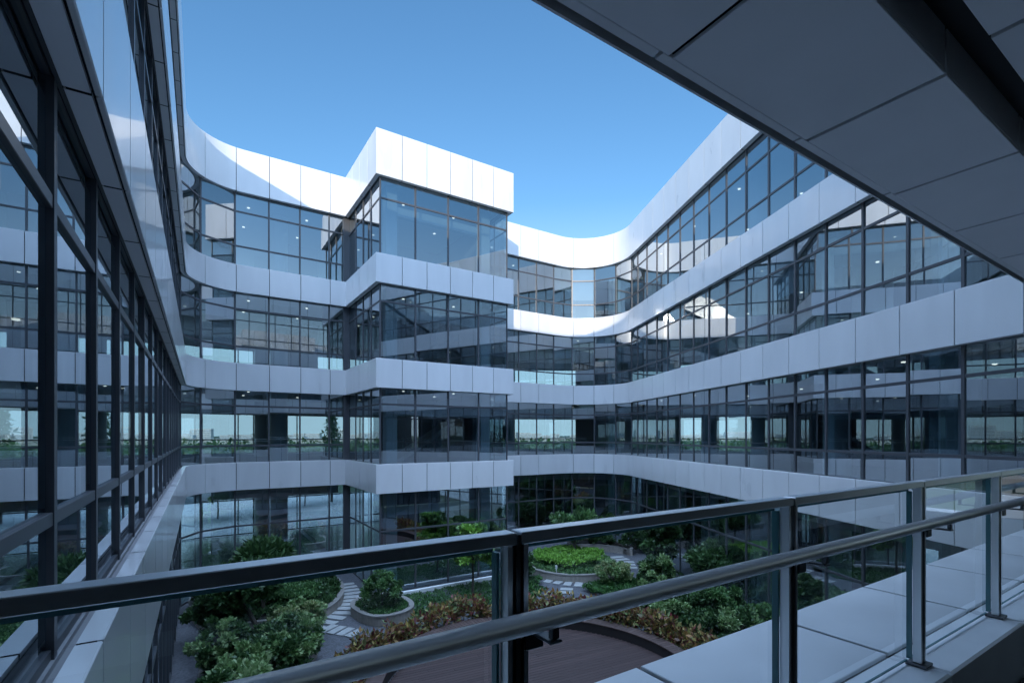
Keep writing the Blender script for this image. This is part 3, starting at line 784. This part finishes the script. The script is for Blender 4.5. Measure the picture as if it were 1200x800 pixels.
def tree(label, x, y, z0, H, r, m, n, leaf=.11, lean=(0, 0), k=22, flat=.7, base=.45, long=1.7, up=.2, layered=0, tr=.07):
    t = thing('tree', label, 'tree', (x, y, z0))
    cz = z0 + H * (base + (1 - base) * .5); rz = H * (1 - base) * .5
    cx, cy = x + lean[0], y + lean[1]
    if layered:
        cs = []
        for i in range(k):
            lv = i % layered; zz = z0 + H * (base + (1 - base) * (lv + .4) / layered); rr = r * (1.0 - .55 * lv / layered)
            a = rng.uniform(0, 2 * math.pi); q = rng.uniform(.25, 1) ** .6
            cs.append((cx + rr * q * math.cos(a), cy + rr * q * math.sin(a), zz + rng.normal() * .05))
    else: cs = crown(cx, cy, cz, r * .85, r * .85, rz * .85, n, k)
    lv = leaves(cs, n, leaf, r * .30, flat, long, up); pick = rng.random(len(cs)) < .35
    leafobj('crown', [lv], m, t, (x, y, z0), pick[leaves.idx].astype(int), M[DARKER.get(m.name, 'leaf_dark')])
    mb = MB(); top = (lean[0] * .8, lean[1] * .8, H * (base + .12))
    mb.tube([(0, 0, 0), (lean[0] * .3 + .03, lean[1] * .3, H * base * .5), top], tr, 9, 0, tr * .6)
    for c in cs[:10]:
        e = (c[0] - x, c[1] - y, c[2] - z0)
        mb.tube([(top[0] * .95, top[1] * .95, top[2] * .86), ((top[0] + e[0]) / 2, (top[1] + e[1]) / 2, (top[2] * .9 + e[2]) / 2 + .05), e], tr * .42, 6, 0, tr * .12)
    mb.build('trunk', M['bark'], t)
    return t

tree('dark green tufted tree standing before the ground-floor windows at the back left', 2.3, 20.6, GZ + .26, 2.7, .9, M['leaf_dark'], 5200, .10, k=24, base=.5, long=3.4, up=.5, tr=.08)
tree('dark tree with a leaning trunk in the lower left bed', 2.0, 17.6, GZ + .26, 2.6, 1.25, M['leaf_dark'], 5200, .12, lean=(-.75, .5), k=20, base=.45, tr=.10)
tree('light green layered tree in front of the glass bay', 10.4, 19.3, GZ, 3.15, .95, M['leaf_lime'], 4200, .10, k=30, base=.42, layered=4, flat=.35, up=.3, tr=.06)
tree('small bright green tree growing out of the round planter', 17.5, 20.9, GZ + .26, 2.75, 1.15, M['leaf_mid'], 5200, .11, k=26, base=.56, long=2.2, up=.4, tr=.09)
tree('dark slender tree by the right wing behind the pale shrubs', 19.4, 16.6, GZ, 3.4, 1.0, M['leaf_dark'], 5200, .11, k=26, base=.2, tr=.06)
tree('dark bushy tree close to the glass of the right wing', 18.7, 13.4, GZ, 2.6, .95, M['leaf_dark'], 4600, .11, k=22, base=.2, tr=.06)
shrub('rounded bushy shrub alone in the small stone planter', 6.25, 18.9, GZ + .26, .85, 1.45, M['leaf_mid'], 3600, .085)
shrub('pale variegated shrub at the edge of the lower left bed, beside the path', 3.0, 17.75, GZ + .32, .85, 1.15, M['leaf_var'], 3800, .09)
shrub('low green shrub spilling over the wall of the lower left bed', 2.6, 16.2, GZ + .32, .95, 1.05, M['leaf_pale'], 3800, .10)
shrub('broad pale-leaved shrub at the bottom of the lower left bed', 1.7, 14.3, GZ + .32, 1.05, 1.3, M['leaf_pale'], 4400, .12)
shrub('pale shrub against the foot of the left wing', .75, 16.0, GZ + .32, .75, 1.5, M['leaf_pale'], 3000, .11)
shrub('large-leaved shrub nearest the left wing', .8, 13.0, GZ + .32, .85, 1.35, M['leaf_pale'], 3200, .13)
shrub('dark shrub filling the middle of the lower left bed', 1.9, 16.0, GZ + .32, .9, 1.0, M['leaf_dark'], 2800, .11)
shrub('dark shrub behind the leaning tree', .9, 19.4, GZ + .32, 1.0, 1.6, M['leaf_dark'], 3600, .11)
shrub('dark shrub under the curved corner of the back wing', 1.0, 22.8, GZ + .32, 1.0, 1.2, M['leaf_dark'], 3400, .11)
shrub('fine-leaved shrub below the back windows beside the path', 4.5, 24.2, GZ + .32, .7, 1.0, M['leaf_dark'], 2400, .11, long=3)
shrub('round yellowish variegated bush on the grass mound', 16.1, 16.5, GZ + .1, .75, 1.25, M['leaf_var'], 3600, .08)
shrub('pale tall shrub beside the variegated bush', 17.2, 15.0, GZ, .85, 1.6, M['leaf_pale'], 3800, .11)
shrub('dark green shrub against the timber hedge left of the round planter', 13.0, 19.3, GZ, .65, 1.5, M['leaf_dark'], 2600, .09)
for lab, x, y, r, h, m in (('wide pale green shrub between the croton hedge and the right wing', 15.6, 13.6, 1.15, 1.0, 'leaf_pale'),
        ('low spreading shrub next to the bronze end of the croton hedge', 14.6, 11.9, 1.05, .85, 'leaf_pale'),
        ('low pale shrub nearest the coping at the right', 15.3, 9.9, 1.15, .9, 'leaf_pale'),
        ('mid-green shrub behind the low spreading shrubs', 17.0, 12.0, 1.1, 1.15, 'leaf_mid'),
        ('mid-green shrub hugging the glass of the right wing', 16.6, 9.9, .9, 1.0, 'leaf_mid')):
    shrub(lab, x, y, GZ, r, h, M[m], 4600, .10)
for i, (x, y) in enumerate(((19.6, 23.4), (20.6, 22.9), (21.3, 22.0), (21.9, 20.6))):
    shrub(['dark hedge shrub in the corner beneath the curved back wing', 'dark hedge shrub, second from the back corner', 'dark hedge shrub in the bend of the right wing', 'dark hedge shrub beside the right path and the glass'][i],
          x, y, GZ + .2, .85, 1.9, M['leaf_dark'], 3600, .10)
mb = MB(); mb.tube([(0, 0, 0), (0, 0, .28)], .035, 10); mb.tube([(0, 0, .285), (0, 0, .42)], .06, 12)
ol = mb.build('garden_lamp', M['panel']); ol.location = (14.75, 18.95, GZ + .26); tag(ol, 'small white bollard lamp at the rim of the round planter', 'lamp')

# lobby furniture seen through the ground-floor glass
sofa = thing('lounge_chair', 'dark rounded lounge chair behind the ground-floor glass right of the bay', 'chair', (15.6, 27.9, GZ + .012))
mb = MB(); mb.box(-.75, .75, -.4, .4, .12, .48, 0, .06); mb.build('seat', M['walld'], sofa)
mb = MB(); mb.box(-.8, .8, .42, .62, .12, 1.15, 0, .06); mb.build('backrest', M['walld'], sofa)
mb = MB(); mb.box(-.95, -.78, -.42, .4, .12, .72, 0, .05); mb.box(.78, .95, -.42, .4, .12, .72, 0, .05); mb.build('armrest', M['walld'], sofa)

# ------------------------------------------------------------------ beyond the buildings
def conifer(label, x, y, H, grp=None):
    t = thing('conifer_tree', label, 'tree', (x, y, GZ), grp); V = []
    for k in range(13):
        z = GZ + H * (.25 + .75 * k / 13); rr = H * .26 * (1 - k / 13.5)
        cs = [(x + rr * q * math.cos(a), y + rr * q * math.sin(a), z + .25 * q) for a in np.arange(0, 6.28, 6.28 / 6) + k for q in (.3, .6, .95)]
        V.append(leaves(cs, 160, .16, .28, .3, 2.2, .1))
    leafobj('crown', V, M['leaf_dark'], t, (x, y, GZ))
    mb = MB(); mb.tube([(0, 0, 0), (0, 0, H)], .14, 8, 0, .03); mb.build('trunk', M['bark'], t)
conifer('tiered conifer outside the back windows, left of centre', 6.0, 50, 9.5)
conifer('tiered conifer farther along outside the back windows', 12.5, 54, 9.0)
conifer('small conifer outside the corner of the back and right wings', 38, 37, 8.6)
for i, (x, y, r, h) in enumerate(((2.0, 48, 2.4, 5.2), (9.5, 52, 2.2, 5.4), (17, 50, 2.6, 6.2), (22, 47, 2.4, 6.4), (29, 46, 2.6, 6.6), (34, 42, 2.4, 6.0), (41, 33, 2.5, 6.2), (40, 27, 2.3, 5.8))):
    tree(['round tree outside the left end of the back wing', 'round tree between the two tiered conifers', 'tall round tree outside, straight behind the bay', 'round tree outside, behind the short back wing',
          'round tree outside the bend of the wings', 'round tree just right of the bend, outside', 'round tree outside the right wing windows', 'round tree outside, nearest the right end of the right wing'][i],
         x, y, GZ, h, r, M['leaf_mid'], 1500, .28, k=26, base=.25)
# far wood: one mass of foliage
cs = []
for i in range(1500):
    a = R(rng.uniform(-35, 95)); d = rng.uniform(110, 330)
    cs.append((d * math.sin(a), d * math.cos(a), GZ + rng.uniform(.3, 3.6)))
o = leafobj('far_wood', [leaves(cs, 16000, 1.1, 2.6, .7, 1.3, .3)], M['leaf_dark'], None, (0, 200, GZ))
tag(o, 'band of green trees between the buildings and the far city', 'woodland', None, 'stuff')
# far city
cm = MB(); cm.box(-.5, .5, -.5, .5, 0, 1)
for k in range(4): cm.box(-.46, .46, -.505, -.5005, .14 + .2 * k, .24 + .2 * k, 1)
c0 = cm.build('city_building', [M['city'], M['cityd']]); cme = c0.data; bpy.data.objects.remove(c0)
for i in range(90):
    a = R(-35 + 125 * i / 89 + rng.uniform(-.6, .6)); d = rng.uniform(750, 1150)
    o = bpy.data.objects.new('city_building', cme); C.objects.link(o)
    o.location = (d * math.sin(a), d * math.cos(a), GZ); o.rotation_euler = (0, 0, -a + rng.uniform(-.3, .3))
    o.scale = (rng.uniform(14, 42), rng.uniform(12, 20), rng.choice([7, 8, 10, 12, 14, 18], p=[.2, .25, .25, .15, .1, .05]))
    tag(o, 'small white building on the far skyline seen through the glass', 'building', 'white buildings on the far skyline')
